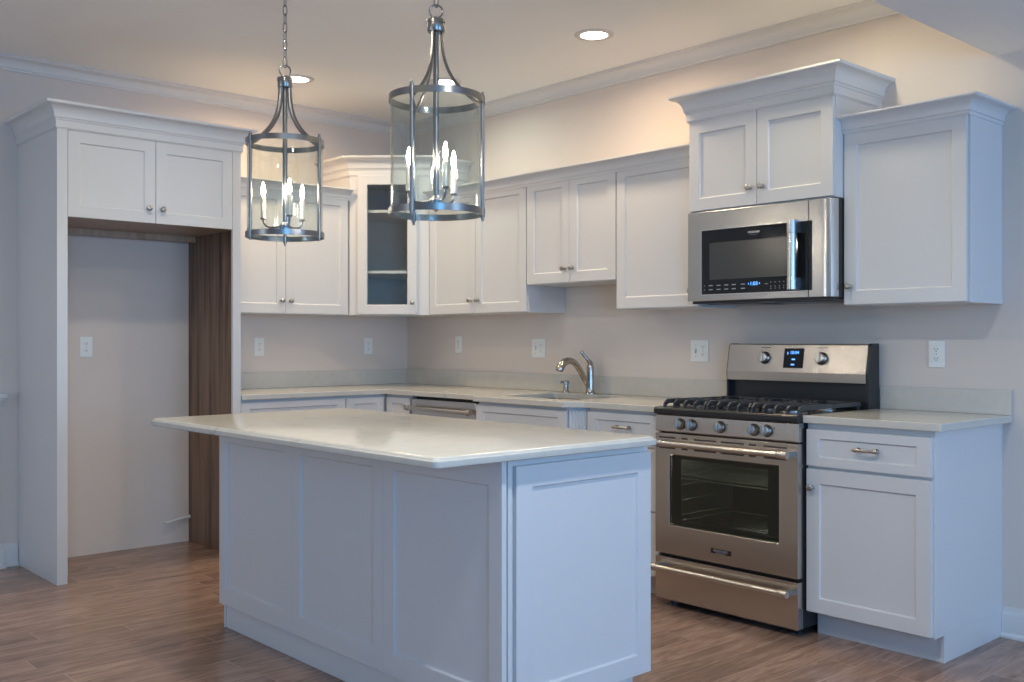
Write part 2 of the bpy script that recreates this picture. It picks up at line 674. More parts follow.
# ------------------------------------------------------------------ refrigerator surround (left wall)
# local frame: X along the wall (world +Y), -Y out of the wall (world +X)
FW = .991
t = thing('refrigerator_cabinet', 'tall white cabinet surround framing the empty refrigerator recess with two doors above', 'cabinet', (0, -2.617, 0), PI / 2)
B().box(0, .019, -.618, -.001, .0005, 2.285).box(0, .050, -.638, -.618, .0005, 2.285).build('side_panel', M['cabinet'], t)
sp = B().box(FW - .013, FW, -.618, -.001, .0005, 2.285).box(FW - .048, FW, -.638, -.618, .0005, 2.285).build('side_panel', M['cabinet'], t)
o = B().box(FW - .019, FW - .013, -.618, -.001, .0005, 1.845).build('veneer', M['walnut'], sp)
o['label'] = 'dark brown wood inner face'
B().box(.019, FW - .013, -.617, -.001, 1.866, 2.285).build('carcass', M['cabinet'], t)
o = B().box(.019, FW - .019, -.617, -.001, 1.846, 1.866).box(.019, FW - .019, -.10, -.075, 1.810, 1.846).build('bottom_panel', M['maple'], t)
o['label'] = 'light unfinished wood underside'
d1 = shaker(t, .052, .5005, 1.843, 2.277, -.638)
knob(d1, .460, -.638, 1.918)
d2 = shaker(t, .5035, FW - .050, 1.843, 2.277, -.638)
knob(d2, .535, -.638, 1.918)
crown([(-.0, -.001), (-.0, -.638), (FW, -.638), (FW, -.001)], TALL_CROWN, 2.279, t)

# white tube stub of the water line poking out of the dark wood side of the recess
b = B()
b.tube([(.020, -1.6465, .151), (.022, -1.69, .148), (.034, -1.75, .141), (.046, -1.815, .133)], .0068, 10)
b.lathe([(.011, 0), (.011, .008), (.006, .010)], (.020, -1.6465, .151), (0, -1, 0), 14)
tag(b.build('water_line', M['pvc'], smooth=True), 'thin white water tube sticking out low in the empty refrigerator recess', 'pipe')

# ------------------------------------------------------------------ wall cabinets
UZ = 1.385


def wall_cab(name, label, w, h, loc, rz, doors, knobs, depth=.305, group='white wall cabinets'):
    """doors: list of (x0,x1); knobs: x offset inside each door"""
    t = thing(name, label, 'cabinet', loc, rz, group)
    carcass(t, w, depth, h)
    for (a, c), kx in zip(doors, knobs):
        d = shaker(t, a, c, .004, h - .004, -depth - .0195)
        if kx is not None:
            knob(d, kx, -depth - .0195, .082)
    return t


W24 = .926
t = wall_cab('wall_cabinet', 'white two-door wall cabinet behind the left pendant, between refrigerator surround and glass corner cabinet', W24, .765, (0, -1.626, UZ), PI / 2,
             [(.012, .4605), (.4635, W24 - .012)], [.432, .492])
crown([(0, -.325), (W24, -.325)], SMALL_CROWN, .742, t)

# diagonal glass-door corner cabinet
t = thing('corner_cabinet', 'tall white diagonal corner wall cabinet with a glass door and empty shelves', 'cabinet', (0, 0, UZ), 0, 'white wall cabinets')
CH = .910
out = [(0.001, -.001), (.001, -.699), (.325, -.699), (.680, -.325), (.680, -.001)]
b = B()
b.box(.001, .325, -.699, -.682, 0, CH).box(.663, .680, -.325, -.001, 0, CH)        # sides
b.box(.001, .012, -.682, -.012, 0, CH).box(.001, .663, -.012, -.001, 0, CH)        # backs
b.prism([(.012, -.012), (.012, -.682), (.325, -.682), (.663, -.325), (.663, -.012)], 0, .019)
b.prism([(.012, -.012), (.012, -.682), (.325, -.682), (.663, -.325), (.663, -.012)], CH - .019, CH)
b.build('carcass', M['cabinet'], t)
u = Vector((.355, .374)).normalized()
DL = Vector((.355, .374)).length
rz = math.atan2(u.y, u.x)
nrm = Vector((u.y, -u.x))


def diag(name, bld, mat, par):
    o = bld.build(name, mat, par, bevel=.0012)
    o.location = (.325, -.699, 0)
    o.rotation_euler = (0, 0, rz)
    return o


for (a, c) in ((0, .062), (DL - .085, DL)):
    diag('face_stile', B().box(a, c, -.001, .018, 0, CH), M['cabinet'], t)
diag('face_rail', B().box(.062, DL - .085, -.001, .018, 0, .03), M['cabinet'], t)
diag('face_rail', B().box(.062, DL - .085, -.001, .018, CH - .045, CH), M['cabinet'], t)
d = shaker(t, .055, DL - .078, .006, CH - .006, -.0205, glass=True)
d.location = (.325, -.699, 0)
d.rotation_euler = (0, 0, rz)
knob(d, DL - .106, -.0205, .080)
for z in (.272, .668):
    s = B().prism([(.0125, -.0125), (.0125, -.678), (.310, -.678), (.655, -.318), (.655, -.0125)], z, z + .018).build('shelf', M['cabinet'], t)
for k in range(8):
    B().lathe([(.004, 0), (.004, .002)], (.662, -.27, .14 + k * .085), (-1, 0, 0), 8).build('shelf_pin', M['pewter'], t)
crown([(0, -.699), (.325, -.699), (.680, -.325), (.680, -.001)], TALL_CROWN, CH - .012, t)

wall_cab('wall_cabinet', 'white two-door wall cabinet immediately right of the glass corner cabinet', .920, .755, (.681, 0, UZ), 0, [(.003, .4615), (.4645, .917)], [.425, .495])
wall_cab('wall_cabinet', 'short white two-door wall cabinet raised above the sink', .693, .600, (1.603, 0, 1.540), 0, [(.003, .345), (.348, .690)], [.315, .376])
wall_cab('wall_cabinet', 'white single-door wall cabinet between the short cabinet and the microwave', .539, .755, (2.298, 0, UZ), 0, [(.003, .536)], [.502])
o = crown([(.682, -.3255), (2.837, -.3255)], SMALL_CROWN, 2.110, None)
tag(o, 'long white crown strip topping the wall cabinets between corner cabinet and microwave cabinet', 'molding')
B_or = thing('wall_cabinet', 'tall white two-door cabinet sitting directly on top of the microwave', 'cabinet', (2.839, 0, 1.837), 0, 'white wall cabinets')
carcass(B_or, .769, .385, .441)
d1 = shaker(B_or, .003, .383, .004, .433, -.4045)
knob(d1, .352, -.4045, .082)
d2 = shaker(B_or, .386, .766, .004, .433, -.4045)
knob(d2, .418, -.4045, .082)
crown([(0, -.001), (0, -.405), (.769, -.405), (.769, -.001)], TALL_CROWN, .433, B_or)
t = wall_cab('wall_cabinet', 'white single-door wall cabinet at the right end of the kitchen', .536, .748, (3.609, 0, 1.372), 0, [(.003, .528)], [.033])
crown([(.0, -.3255), (.536, -.3255), (.536, -.001)], SMALL_CROWN, .738, t)

# ------------------------------------------------------------------ base cabinets
BZ, BT = .105, .884


def base_cab(name, label, w, loc, rz, depth=.610, toe=True, right_end=False):
    t = thing(name, label, 'cabinet', loc, rz, 'white base cabinets')
    carcass(t, w, depth, BT - BZ - .001, BZ)
    if toe:
        b = B().box(0, w - (.018 if right_end else 0), -depth + .076, -depth + .092, .0005, BZ)
        b.build('toe_kick', M['cabinet'], t)
    if right_end:
        B().box(w - .018, w, -depth + .074, -.001, .0005, BZ).build('end_panel', M['cabinet'], t)
    return t


def drawer_front(t, x0, x1, z0, z1, depth=.610):
    return shaker(t, x0, x1, z0, z1, -depth - .0195, name='drawer', st=.055, rail=.036)


# left wall run, seen above the island
t = base_cab('base_cabinet', 'white base cabinet under the left counter, next to the refrigerator surround', .699, (0, -1.625, 0), PI / 2)
drawer_front(t, .006, .697, .715, .866)
shaker(t, .006, .3485, .112, .709, -.6295)
shaker(t, .3515, .697, .112, .709, -.6295)
t = base_cab('base_cabinet', 'narrow white base cabinet under the left counter, at the inside corner', .3125, (0, -.925, 0), PI / 2)
d = drawer_front(t, .004, .284, .715, .866)
shaker(t, .004, .284, .112, .709, -.6295)
t = base_cab('base_cabinet', 'narrow white base cabinet between inside corner and dishwasher', .274, (.6125, 0, 0), 0)
drawer_front(t, .022, .270, .715, .866)
shaker(t, .022, .270, .112, .709, -.6295)

# dishwasher
t = thing('dishwasher', 'stainless dishwasher with bar handle under the back counter', 'dishwasher', (.889, 0, 0))
B().box(.004, .619, -.585, -.02, .10, .874).build('body', M['black'], t)
d = B().box(.006, .617, -.625, -.588, .115, .866).build('door', M['steel'], t, bevel=.003)
b = B().tube([(.02, -.672, .812), (.607, -.672, .812)], .013, 16)
for x in (.02, .607):
    b.lathe([(0, -.018), (.016, -.018), (.017, -.012), (.017, .014), (.0135, .018)], (x, -.672, .812), (1 if x < .3 else -1, 0, 0), 16)
    b.box(x - .012, x + .012, -.668, -.620, .802, .822)
b.build('handle', M['steel'], d, smooth=True)
B().box(.01, .617, -.560, -.544, .0005, .10).build('toe_kick', M['black'], t)

# sink base with bumped-out front and fluted corners
t = thing('sink_cabinet', 'white sink base cabinet bumped forward with fluted angled corners', 'cabinet', (1.516, 0, 0), 0, 'white base cabinets')
SW = .857
b = B().prism([(0, -.001), (0, -.588), (.012, -.594), (.086, -.662), (.086, -.680), (SW - .086, -.680), (SW - .086, -.662), (SW - .012, -.594), (SW, -.588), (SW, -.001)], BZ, .640)
b.box(0, .018, -.588, -.001, .640, BT - .001).box(SW - .018, SW, -.588, -.001, .640, BT - .001)
b.prism([(.018, -.590), (.086, -.662), (.086, -.680), (SW - .086, -.680), (SW - .086, -.662), (SW - .018, -.590)], .640, BT - .001)
b.build('carcass', M['cabinet'], t)
drawer_front(t, .080, SW - .080, .715, .866, .680)
d = shaker(t, .080, SW / 2 - .0015, .112, .709, -.6995)
d = shaker(t, SW / 2 + .0015, SW - .080, .112, .709, -.6995)
for side in (0, 1):
    # fluted 45 degree corner board
    L = .1026
    n = 5
    pts = []
    pts.append((0, .0))
    pts.append((0, -.016))
    w = L / n
    for k in range(n):
        a0 = k * w
        pts.append((a0 + w * .16, -.016))
        for j in range(1, 8):
            ang = PI * j / 8
            pts.append((a0 + w * .5 - math.cos(ang) * w * .34, -.016 + .008 * math.sin(ang)))
        pts.append((a0 + w * .84, -.016))
    pts.append((L, -.016))
    pts.append((L, 0))
    o = B().prism(pts, .112, .866).build('fluted_corner', M['cabinet'], t)
    if side:
        o.location = (SW - .075 - .0109, -.680 + .0117, 0)
        o.rotation_euler = (0, 0, math.atan2(.070, .075))
    else:
        o.location = (.0109, -.610 + .0117, 0)
        o.rotation_euler = (0, 0, -math.atan2(.070, .075))
B().prism([(.0, -.534), (.06, -.60), (SW - .06, -.60), (SW, -.534), (SW, -.52), (0, -.52)], .0005, BZ).build('toe_kick', M['cabinet'], t)

t = base_cab('base_cabinet', 'white base cabinet between fluted sink base and range', .473, (2.375, 0, 0), 0)
d = drawer_front(t, .006, .466, .715, .866)
pull(d, .243, -.6295, .800, .078)
d = drawer_front(t, .006, .466, .415, .709)
d = drawer_front(t, .006, .466, .112, .409)

t = base_cab('base_cabinet', 'white base cabinet with one drawer and one door right of the range', .535, (3.611, 0, 0), 0, right_end=True)
d = drawer_front(t, .005, .526, .709, .858)
pull(d, .274, -.6295, .790, .078)
d = shaker(t, .005, .526, .112, .696, -.6295)
knob(d, .034, -.6295, .622)

# ------------------------------------------------------------------ counters
bm = bmesh.new()
outer = [(.0015, -.0015), (.0015, -1.622), (.648, -1.622), (.648, -.648), (1.520, -.648), (1.598, -.724), (2.294, -.724), (2.372, -.648), (2.848, -.648), (2.848, -.0015)]
SX0, SX1, SY0, SY1 = 1.665, 2.235, -.585, -.150
hole = []
for (cx_, cy_, a0) in ((SX1 - .03, SY1 - .03, 0), (SX0 + .03, SY1 - .03, 90), (SX0 + .03, SY0 + .03, 180), (SX1 - .03, SY0 + .03, 270)):
    for k in range(5):
        a = math.radians(a0 + k * 22.5)
        hole.append((cx_ + .03 * math.cos(a), cy_ + .03 * math.sin(a)))
edges = []
for loop in (outer, hole):
    vs = [bm.verts.new((x, y, BT)) for x, y in loop]
    edges += [bm.edges.new((vs[i], vs[(i + 1) % len(vs)])) for i in range(len(vs))]
bmesh.ops.triangle_fill(bm, use_beauty=True, use_dissolve=False, edges=edges)
r = bmesh.ops.extrude_face_region(bm, geom=list(bm.faces))
bmesh.ops.translate(bm, vec=(0, 0, .030), verts=[v for v in r['geom'] if isinstance(v, bmesh.types.BMVert)])
bb = B()
bb.bm.free()
bb.bm = bm
tag(bb.build('countertop', M['quartz'], bevel=.003), 'L-shaped white quartz countertop with the sink cut into it', 'countertop')
tag(B().box(3.610, 4.186, -.648, -.0015, BT, .914).build('countertop', M['quartz'], bevel=.003), 'short white quartz countertop right of the range', 'countertop')
tag(B().box(.0015, .020, -1.622, -.021, .9145, 1.016).build('backsplash', M['quartz'], bevel=.0015), 'low quartz backsplash along the left wall, left of the corner', 'backsplash')
tag(B().box(.0015, 2.848, -.020, -.0015, .9145, 1.016).build('backsplash', M['quartz'], bevel=.0015), 'long low quartz backsplash behind the sink', 'backsplash')
tag(B().box(3.617, 4.186, -.020, -.0015, .9145, 1.016).build('backsplash', M['quartz'], bevel=.0015), 'short low quartz backsplash right of the range', 'backsplash')

# undermount sink
b = B()
sz = BT - .001


def rrect(x0, x1, y0, y1, r, z, n=5):
    out = []
    for (cx_, cy_, a0) in ((x1 - r, y1 - r, 0), (x0 + r, y1 - r, 90), (x0 + r, y0 + r, 180), (x1 - r, y0 + r, 270)):
        for k in range(n):
            a = math.radians(a0 + k * 90 / (n - 1))
            out.append((cx_ + r * math.cos(a), cy_ + r * math.sin(a), z))
    return out


e = .004
b.rings([rrect(SX0 - .02, SX1 + .02, SY0 - .01, SY1 + .02, .04, sz), rrect(SX0 - e, SX1 + e, SY0 - e, SY1 + e, .03, sz), rrect(SX0, SX1, SY0, SY1, .03, sz - .01),
         rrect(SX0 + .008, SX1 - .008, SY0 + .008, SY1 - .008, .035, sz - .19), rrect(SX0 + .03, SX1 - .03, SY0 + .03, SY1 - .03, .03, sz - .205)], cap0=False)
o = tag(b.build('sink', M['steel'], smooth=True, angle=50), 'stainless undermount sink basin set in the back counter', 'sink')
o.modifiers.new('thickness', 'SOLIDIFY').thickness = .002
dr = B().lathe([(.045, 0), (.045, .003), (.030, .004), (.028, .002), (0, .002)], (1.95, -.36, sz - .2042), (0, 0, 1), 20).build('drain', M['chrome'], o, smooth=True)

# faucet: upright body, pull-out spout over the basin, lever on top
t = thing('faucet', 'brushed nickel kitchen faucet with pull-out spout behind the sink', 'faucet', (1.885, -.085, .9143))
b = B()
b.lathe([(.030, 0), (.030, .006), (.027, .010), (.025, .016), (.023, .03), (.021, .11), (.0205, .155), (.017, .168), (0, .172)], n=24)
b.build('body', M['faucet'], t, smooth=True)
sp = [(0, -.006, .030), (0, -.030, .062), (0, -.070, .118), (0, -.105, .160), (0, -.132, .183), (0, -.160, .192)]
B().tube(sp, [.013, .0155, .0165, .017, .0175, .018], 16).build('spout', M['faucet'], t, smooth=True)
hd = [(0, -.160, .192), (0, -.185, .192), (0, -.212, .184), (0, -.236, .166), (0, -.248, .148), (0, -.252, .138)]
B().tube(hd, [.0185, .020, .0215, .023, .024, .021], 16).build('spray_head', M['faucet'], t, smooth=True)
lv = [(0, 0, .160), (-.003, .004, .178), (-.014, -.012, .200), (-.026, -.030, .224), (-.032, -.038, .240), (-.034, -.041, .246)]
B().tube(lv, [.019, .0155, .0100, .0085, .0105, .0080], 14).build('lever', M['faucet'], t, smooth=True)
t = thing('soap_dispenser', 'short brushed nickel soap dispenser left of the faucet', 'soap dispenser', (1.690, -.085, .9143))
B().lathe([(.023, 0), (.023, .005), (.018, .009), (.0155, .014), (.015, .048), (.0195, .052), (.0195, .066), (.015, .071), (0, .072)], n=20).build('body', M['faucet'], t, smooth=True)
B().tube([(0, 0, .061), (-.008, -.028, .063), (-.016, -.048, .061), (-.018, -.053, .056)], [.008, .007, .006, .0055], 10).build('nozzle', M['faucet'], t, smooth=True)

# ------------------------------------------------------------------ island
IX0, IX1, IY0, IY1 = 1.815, 3.716, -2.632, -1.692
IT = .9035
b = B()
CR = .02
spec = [(.006, .031), (.001, .028), (0, .024), (0, .0115), (.0015, .0095), (.005, .0085), (.0065, .0055), (.0095, .0018), (.014, 0)]
loops = [rrect(IX0 + i, IX1 - i, IY0 + i, IY1 - i, CR, IT - dz, 6) for i, dz in spec]
b.rings(loops)
o = tag(b.build('island_countertop', M['quartz'], smooth=True, angle=28), 'large pale quartz slab topping the grey island in the foreground', 'countertop')

IB = IT - .032
t = thing('kitchen_island', 'pale blue-grey kitchen island with shaker panelled sides in the foreground', 'kitchen island', (0, 0, 0))
BX0, BX1, BY0, BY1 = 1.866, 3.648, -2.332, -1.690
B().box(BX0, BX1, BY0, BY1, .106, IB).build('carcass', M['cabinet'], t, bevel=.001)
B().box(BX0 + .003, BX1 - .006, BY0 + .006, BY0 + .022, .0005, .106).box(BX1 - .022, BX1 - .006, BY0 + .022, BY1 - .05, .0005, .106).box(BX0, BX0 + .016, BY0 + .001, BY1 - .05, .0005, .106)\
    .box(BX0 + .016, BX1 - .022, BY1 - .066, BY1 - .05, .0005, .106).build('toe_kick', M['cabinet'], t, bevel=.001)
pw = (3.672 - 1.862) / 3
for k in range(3):
    shaker(t, 1.862 + k * pw + .0008, 1.862 + (k + 1) * pw - .0008, .106, IB - .004, -2.3515, t=.0185, st=.060, rail=.075, name='side_panel')
B().box(BX1 - .03, 3.662, -2.319, -2.302, .106, IB).build('corner_post', M['cabinet'], t, bevel=.001)
e = shaker(t, 0, .615, .106, IB - .024, 0, t=.0155, st=.066, name='end_panel')
e.location = (3.6645, -2.288, 0)
e.rotation_euler = (0, 0, PI / 2)
# kitchen-side doors of the island
for k in range(3):
    w = (BX1 - BX0) / 3
    d = shaker(t, 0, w - .004, .112, .709, -.0195)
    d.location = (BX1 - k * w, BY1, 0)
    d.rotation_euler = (0, 0, PI)
    d = shaker(t, 0, w - .004, .715, .866, -.0195, name='drawer', rail=.036)
    d.location = (BX1 - k * w, BY1, 0)
    d.rotation_euler = (0, 0, PI)

# ------------------------------------------------------------------ range
t = thing('range', 'freestanding stainless gas range between the two base cabinets', 'stove', (2.853, -.022, 0))
RW = .756
YF = -.653            # door front plane (local)
b = B()
b.box(.003, .030, -.610, -.001, .035, .880).box(RW - .030, RW - .003, -.610, -.001, .035, .880)     # sides
b.box(.030, RW - .030, -.020, -.001, .035, .880).box(.030, RW - .030, -.610, -.020, .035, .245).box(.030, RW - .030, -.610, -.020, .790, .880)
b.build('body', M['black'], t, bevel=.002)
b = B().box(.030, .075, -.607, -.02, .245, .79).box(RW - .075, RW - .030, -.607, -.02, .245, .79).box(.075, RW - .075, -.15, -.02, .245, .79)
b.box(.075, RW - .075, -.607, -.15, .245, .30).box(.075, RW - .075, -.607, -.15, .76, .79)
b.build('oven_cavity', M['cavity'], t)
for x in (.05, RW - .05):
    for y in (-.57, -.06):
        B().lathe([(.018, .0005), (.018, .012), (.010, .014), (.010, .036)], (x, y, 0), n=12).build('foot', M['black'], t)
# oven racks
for z in (.385, .600):
    b = B()
    for y in (-.59, -.16):
        b.tube([(.078, y, z), (RW - .078, y, z)], .004, 8)
    b.tube([(.082, -.59, z), (.082, -.16, z)], .004, 8).tube([(RW - .082, -.59, z), (RW - .082, -.16, z)], .004, 8)
    for k in range(1, 22):
        x = .082 + (RW - .164) * k / 22
        b.tube([(x, -.59, z + .004), (x, -.16, z + .004)], .0027, 6)
    b.tube([(.082, -.59, z - .014), (RW - .082, -.59, z - .014)], .0035, 8)
    b.build('oven_rack', M['chrome'], t, smooth=True)
for x in (.079, RW - .079):
    for z in (.34, .41, .48, .55, .62, .69):
        B().tube([(x, -.59, z), (x, -.17, z)], .0035, 8).build('rack_support', M['chrome'], t, smooth=True)
ol = bpy.data.lights.new('rack_fill_light', 'POINT')  # added light inside the oven, only there to make the racks glint
ol.energy, ol.color, ol.shadow_soft_size = 16.0, (1.0, .97, .9), .03
oo = bpy.data.objects.new('rack_fill_light', ol)
COL.objects.link(oo)
oo.parent = t
oo.location = (.56, -.24, .735)
# control panel
prof = [(-.610, .803), (YF + .004, .803), (YF, .808), (YF + .006, .878), (YF + .010, .882), (-.610, .882)]
cp_ = B().profile_x(prof, .004, RW - .004).build('control_panel', M['steel'], t, bevel=.0015)


def burner_knob(par, x, y, z, r, tilt=0., nm='knob'):
    b = B()
    b.lathe([(r * 1.06, 0), (r * 1.06, .006), (r, .008), (r * .94, .024), (r * .84, .028), (0, .029)], (0, 0, 0), (0, -1, 0), 24)
    b.box(-r * .24, r * .24, -.038, -.026, -r * .92, r * .92)
    o = b.build(nm, M['pewter'] if nm == 'knob' else M['steel'], par, bevel=.0015, smooth=True)
    o.location = (x, y, z)
    o.rotation_euler = (tilt, 0, 0)
    r_ = B().lathe([(r * 1.18, 0), (r * 1.18, .003)], (0, 0, 0), (0, -1, 0), 24).build('bezel', M['black'], o, smooth=True)
    return o


for x in (.147, .212, .366, .540, .604):
    burner_knob(cp_, x, YF + .003, .842, .0225, -.08)
for x in (.147, .212, .366, .540, .604):
    B().lathe([(.0028, 0), (.0028, .001)], (x + .034, YF + .004, .856), (0, -1, 0), 10).build('burner_mark', M['print_dark'], cp_)
# cooktop
ct = B().profile_x([(-.10, .882), (YF - .002, .882), (YF - .010, .888), (YF - .010, .906), (YF - .004, .914), (YF + .03, .916), (YF + .05, .910), (-.10, .910)], 0, RW).build('cooktop', M['black'], t, bevel=.003)
bz = .9105
for (x, y, r) in ((.14, -.50, .045), (.14, -.22, .035), (.381, -.36, .055), (.622, -.50, .05), (.622, -.22, .035)):
    b = B().lathe([(r * 1.5, 0), (r * 1.5, .003), (r * 1.05, .006), (r * 1.05, .012), (r * .92, .014)], (x, y, bz), n=28)
    o = b.build('burner', M['steel'], t, smooth=True)
    B().lathe([(r * .95, .0), (r, .003), (r * .98, .008), (r * .7, .010), (0, .010)], (x, y, bz + .014), n=28).build('burner_cap', M['iron'], o, smooth=True)
gz = .938
for gx0, gx1 in ((.022, .262), (.266, .496), (.500, .740)):
    b = B()
    gy0, gy1 = -.622, -.118

    def bar(p, q, w=.0062, h=.0085):
        P, Q = Vector(p), Vector(q)
        d = (Q - P).normalized()
        s = d.cross(Vector((0, 0, 1))).normalized() * w
        up = s.cross(d).normalized() * h
        b.rings([[P - s - up, P + s - up, P + s * .7 + up, P - s * .7 + up], [Q - s - up, Q + s - up, Q + s * .7 + up, Q - s * .7 + up]])
    for x in (gx0 + .007, gx1 - .007):
        bar((x, gy0 + .02, gz), (x, gy1, gz))
    for y in (gy1, (gy0 + gy1) / 2):
        bar((gx0 + .007, y, gz), (gx1 - .007, y, gz))
    bar((gx0 + .007, gy0 + .075, gz - .004), (gx1 - .007, gy0 + .075, gz - .004))
    nb = 5
    for k in range(nb):
        x = gx0 + .007 + (gx1 - gx0 - .014) * k / (nb - 1)
        # long finger whose front end turns down onto the cooktop
        bar((x, gy0 + .028, gz + .004), (x, (gy0 + gy1) / 2 - .07 * (k in (1, 3)), gz + .002), .0055, .0085)
        bar((x, gy0 + .030, gz + .005), (x, gy0 + .006, gz - .012), .0066, .0095)
        bar((x, gy0 + .008, gz - .010), (x, gy0 + .004, gz - .0275), .0066, .0075)
        if k in (1, 3):
            bar((x, gy1, gz), (x, gy1 - .14, gz + .002))
    xm = (gx0 + gx1) / 2
    bar((gx0 + .007, -.50, gz), (xm - .03, -.50, gz + .002))
    bar((xm + .03, -.50, gz + .002), (gx1 - .007, -.50, gz))
    bar((gx0 + .007, -.23, gz), (xm - .03, -.23, gz + .002))
    bar((xm + .03, -.23, gz + .002), (gx1 - .007, -.23, gz))
    for x in (gx0 + .012, gx1 - .012):
        for y in (gy0 + .10, gy1 - .01):
            b.box(x - .006, x + .006, y - .006, y + .006, bz + .0005, gz)
    b.build('grate', M['iron'], t, bevel=.0015)
# oven door
b = B()


def frame_rect(x0, x1, z0, z1, y):
    return [(x0, y, z0), (x1, y, z0), (x1, y, z1), (x0, y, z1)]


wx0, wx1, wz0, wz1 = .083, .663, .376, .702
b.rings([frame_rect(.004, RW - .004, .244, .796, -.612), frame_rect(.004, RW - .004, .244, .796, YF), frame_rect(wx0, wx1, wz0, wz1, YF),
         frame_rect(wx0 + .002, wx1 - .002, wz0 + .002, wz1 - .002, YF + .002), frame_rect(wx0 + .002, wx1 - .002, wz0 + .002, wz1 - .002, -.612)], closed=True)
door = b.build('oven_door', M['steel'], t, bevel=.002)
B().box(wx0 + .0022, wx1 - .0022, YF + .0025, YF + .0060, wz0 + .0022, wz1 - .0022).build('window', M['oven_glass'], door)
o = B().rings([frame_rect(wx0 + .005, wx1 - .005, wz0 + .005, wz1 - .005, YF + .012), frame_rect(wx0 + .062, wx1 - .062, wz0 + .030, wz1 - .020, YF + .012),
               frame_rect(wx0 + .062, wx1 - .062, wz0 + .030, wz1 - .020, YF + .016), frame_rect(wx0 + .005, wx1 - .005, wz0 + .005, wz1 - .005, YF + .016)], closed=True).build('window_border', M['black'], door)
for z in (.777, .729):
    for (a, c) in ((.025, .12), (.155, .19), (.225, .345), (.37, .49), (.515, .55), (.59, .70)):
        B().box(a, c, YF - .0006, YF + .001, z - .0035, z + .0035).build('vent_slot', M['slot'], door)


def bar_handle(par, x0, x1, z, r=.0135, yo=.052):
    b = B().tube([(x0, YF - yo, z), (x1, YF - yo, z)], r, 20)
    for x, s in ((x0, 1), (x1, -1)):
        b.lathe([(0, -.012), (r + .002, -.012), (r + .004, -.008), (r + .004, .028), (r + .001, .034)], (x, YF - yo, z), (s, 0, 0), 20)
        b.box(x - .012 + s * .008, x + .012 + s * .008, YF - yo + .004, YF + .001, z - .011, z + .011)
    return b.build('handle', M['steel'], par, smooth=True)


bar_handle(door, .030, .722, .753)
bd = B().box(.318, .424, YF - .0025, YF + .0005, .286, .308).build('badge', M['badge'], door, bevel=.0008)
text('lettering', 'FRIGIDAIRE', .0150, M['legend'], bd, (.371, YF - .003, .2990), sx=.98)
text('lettering', 'PROFESSIONAL', .0065, M['legend'], bd, (.371, YF - .003, .2895), sx=1.15)
# storage drawer
dw = B().box(.004, RW - .004, YF, -.612, .034, .228).build('drawer', M['steel'], t, bevel=.002)
bar_handle(dw, .018, .722, .186)
# backguard
prof = [(-.001, .910), (-.001, 1.203), (-.062, 1.205), (-.070, 1.198), (-.0935, 1.070), (-.0920, 1.030), (-.060, 1.030), (-.060, .910)]
bg = B().profile_x(prof, .010, RW - .010).build('backguard', M['black'], t, bevel=.0015)
prof = [(-.0615, 1.2065), (-.0735, 1.2000), (-.0980, 1.0700), (-.0960, 1.0270), (-.0800, 1.0250), (-.0800, 1.0270), (-.0930, 1.0290), (-.0945, 1.0700), (-.0700, 1.1985), (-.0615, 1.2030)]
pn = B().profile_x(prof, .004, RW - .008).build('control_panel', M['steel'], bg, bevel=.001)
for x0_, x1_ in ((0, .010), (RW - .010, RW + .006)):
    B().profile_x([(-.001, .912), (-.001, 1.208), (-.060, 1.208), (-.074, 1.196), (-.0975, 1.070), (-.0955, 1.024), (-.0955, .912)], x0_, x1_).build('side_cap', M['black'], bg, bevel=.0015)
for k in range(5):
    B().box(.08 + k * .125, .08 + k * .125 + .085, -.0606, -.0595, 1.018, 1.024).build('vent_slot', M['slot'], bg)
TILT = -math.atan2(.0245, .130)


def on_panel(z):
    return -.0735 - (1.200 - z) * .0245 / .130


for x in (.218, .524):
    kb = burner_knob(pn, x, on_panel(1.137), 1.137, .0262, TILT, 'oven_knob')
for x in (.218, .524):
    b = B()
    for k in range(9):
        a = math.radians(-30 + k * 30)
        px_, pz_ = x + .040 * math.cos(a), 1.137 + .040 * math.sin(a)
        b.box(px_ - .003, px_ + .003, on_panel(pz_) - .0006, on_panel(pz_) + .001, pz_ - .0012, pz_ + .0012)
    b.box(x - .026, x + .026, on_panel(1.187) - .0006, on_panel(1.187) + .001, 1.1855, 1.1885)
    b.build('dial_mark', M['print_dark'], pn)
ds = B().box(-.052, .052, -.003, .001, -.047, .047).build('display', M['black_glass'], pn, bevel=.0008)
ds.location = (.376, on_panel(1.137) - .0003, 1.137)
ds.rotation_euler = (TILT, 0, 0)
text('clock_digits', '10:04', .022, M['blue'], ds, (.004, -.0034, .026), sx=1.0)
B().box(-.008, .010, -.0036, -.0030, -.009, -.003).box(-.010, .008, -.0036, -.0030, -.034, -.028).box(-.034, -.030, -.0036, -.0030, .017, .029).build('indicator', M['blue'], ds)

# ------------------------------------------------------------------ microwave
t = thing('microwave', 'stainless over-the-range microwave above the stove', 'microwave', (2.838, 0, 1.397))
MH, MW = .436, .772
B().box(.002, MW - .002, -.360, -.001, .012, MH).build('body', M['black'], t, bevel=.002)
b = B().box(.01, MW - .01, -.385, -.02, .0, .012).box(.06, .33, -.33, -.09, -.003, 0).box(.43, .70, -.33, -.09, -.003, 0)
b.build('vent_base', M['black'], t, bevel=.001)
MF = -.410
# gently bowed stainless face with rolled side edges, split into the door and a right-hand strip


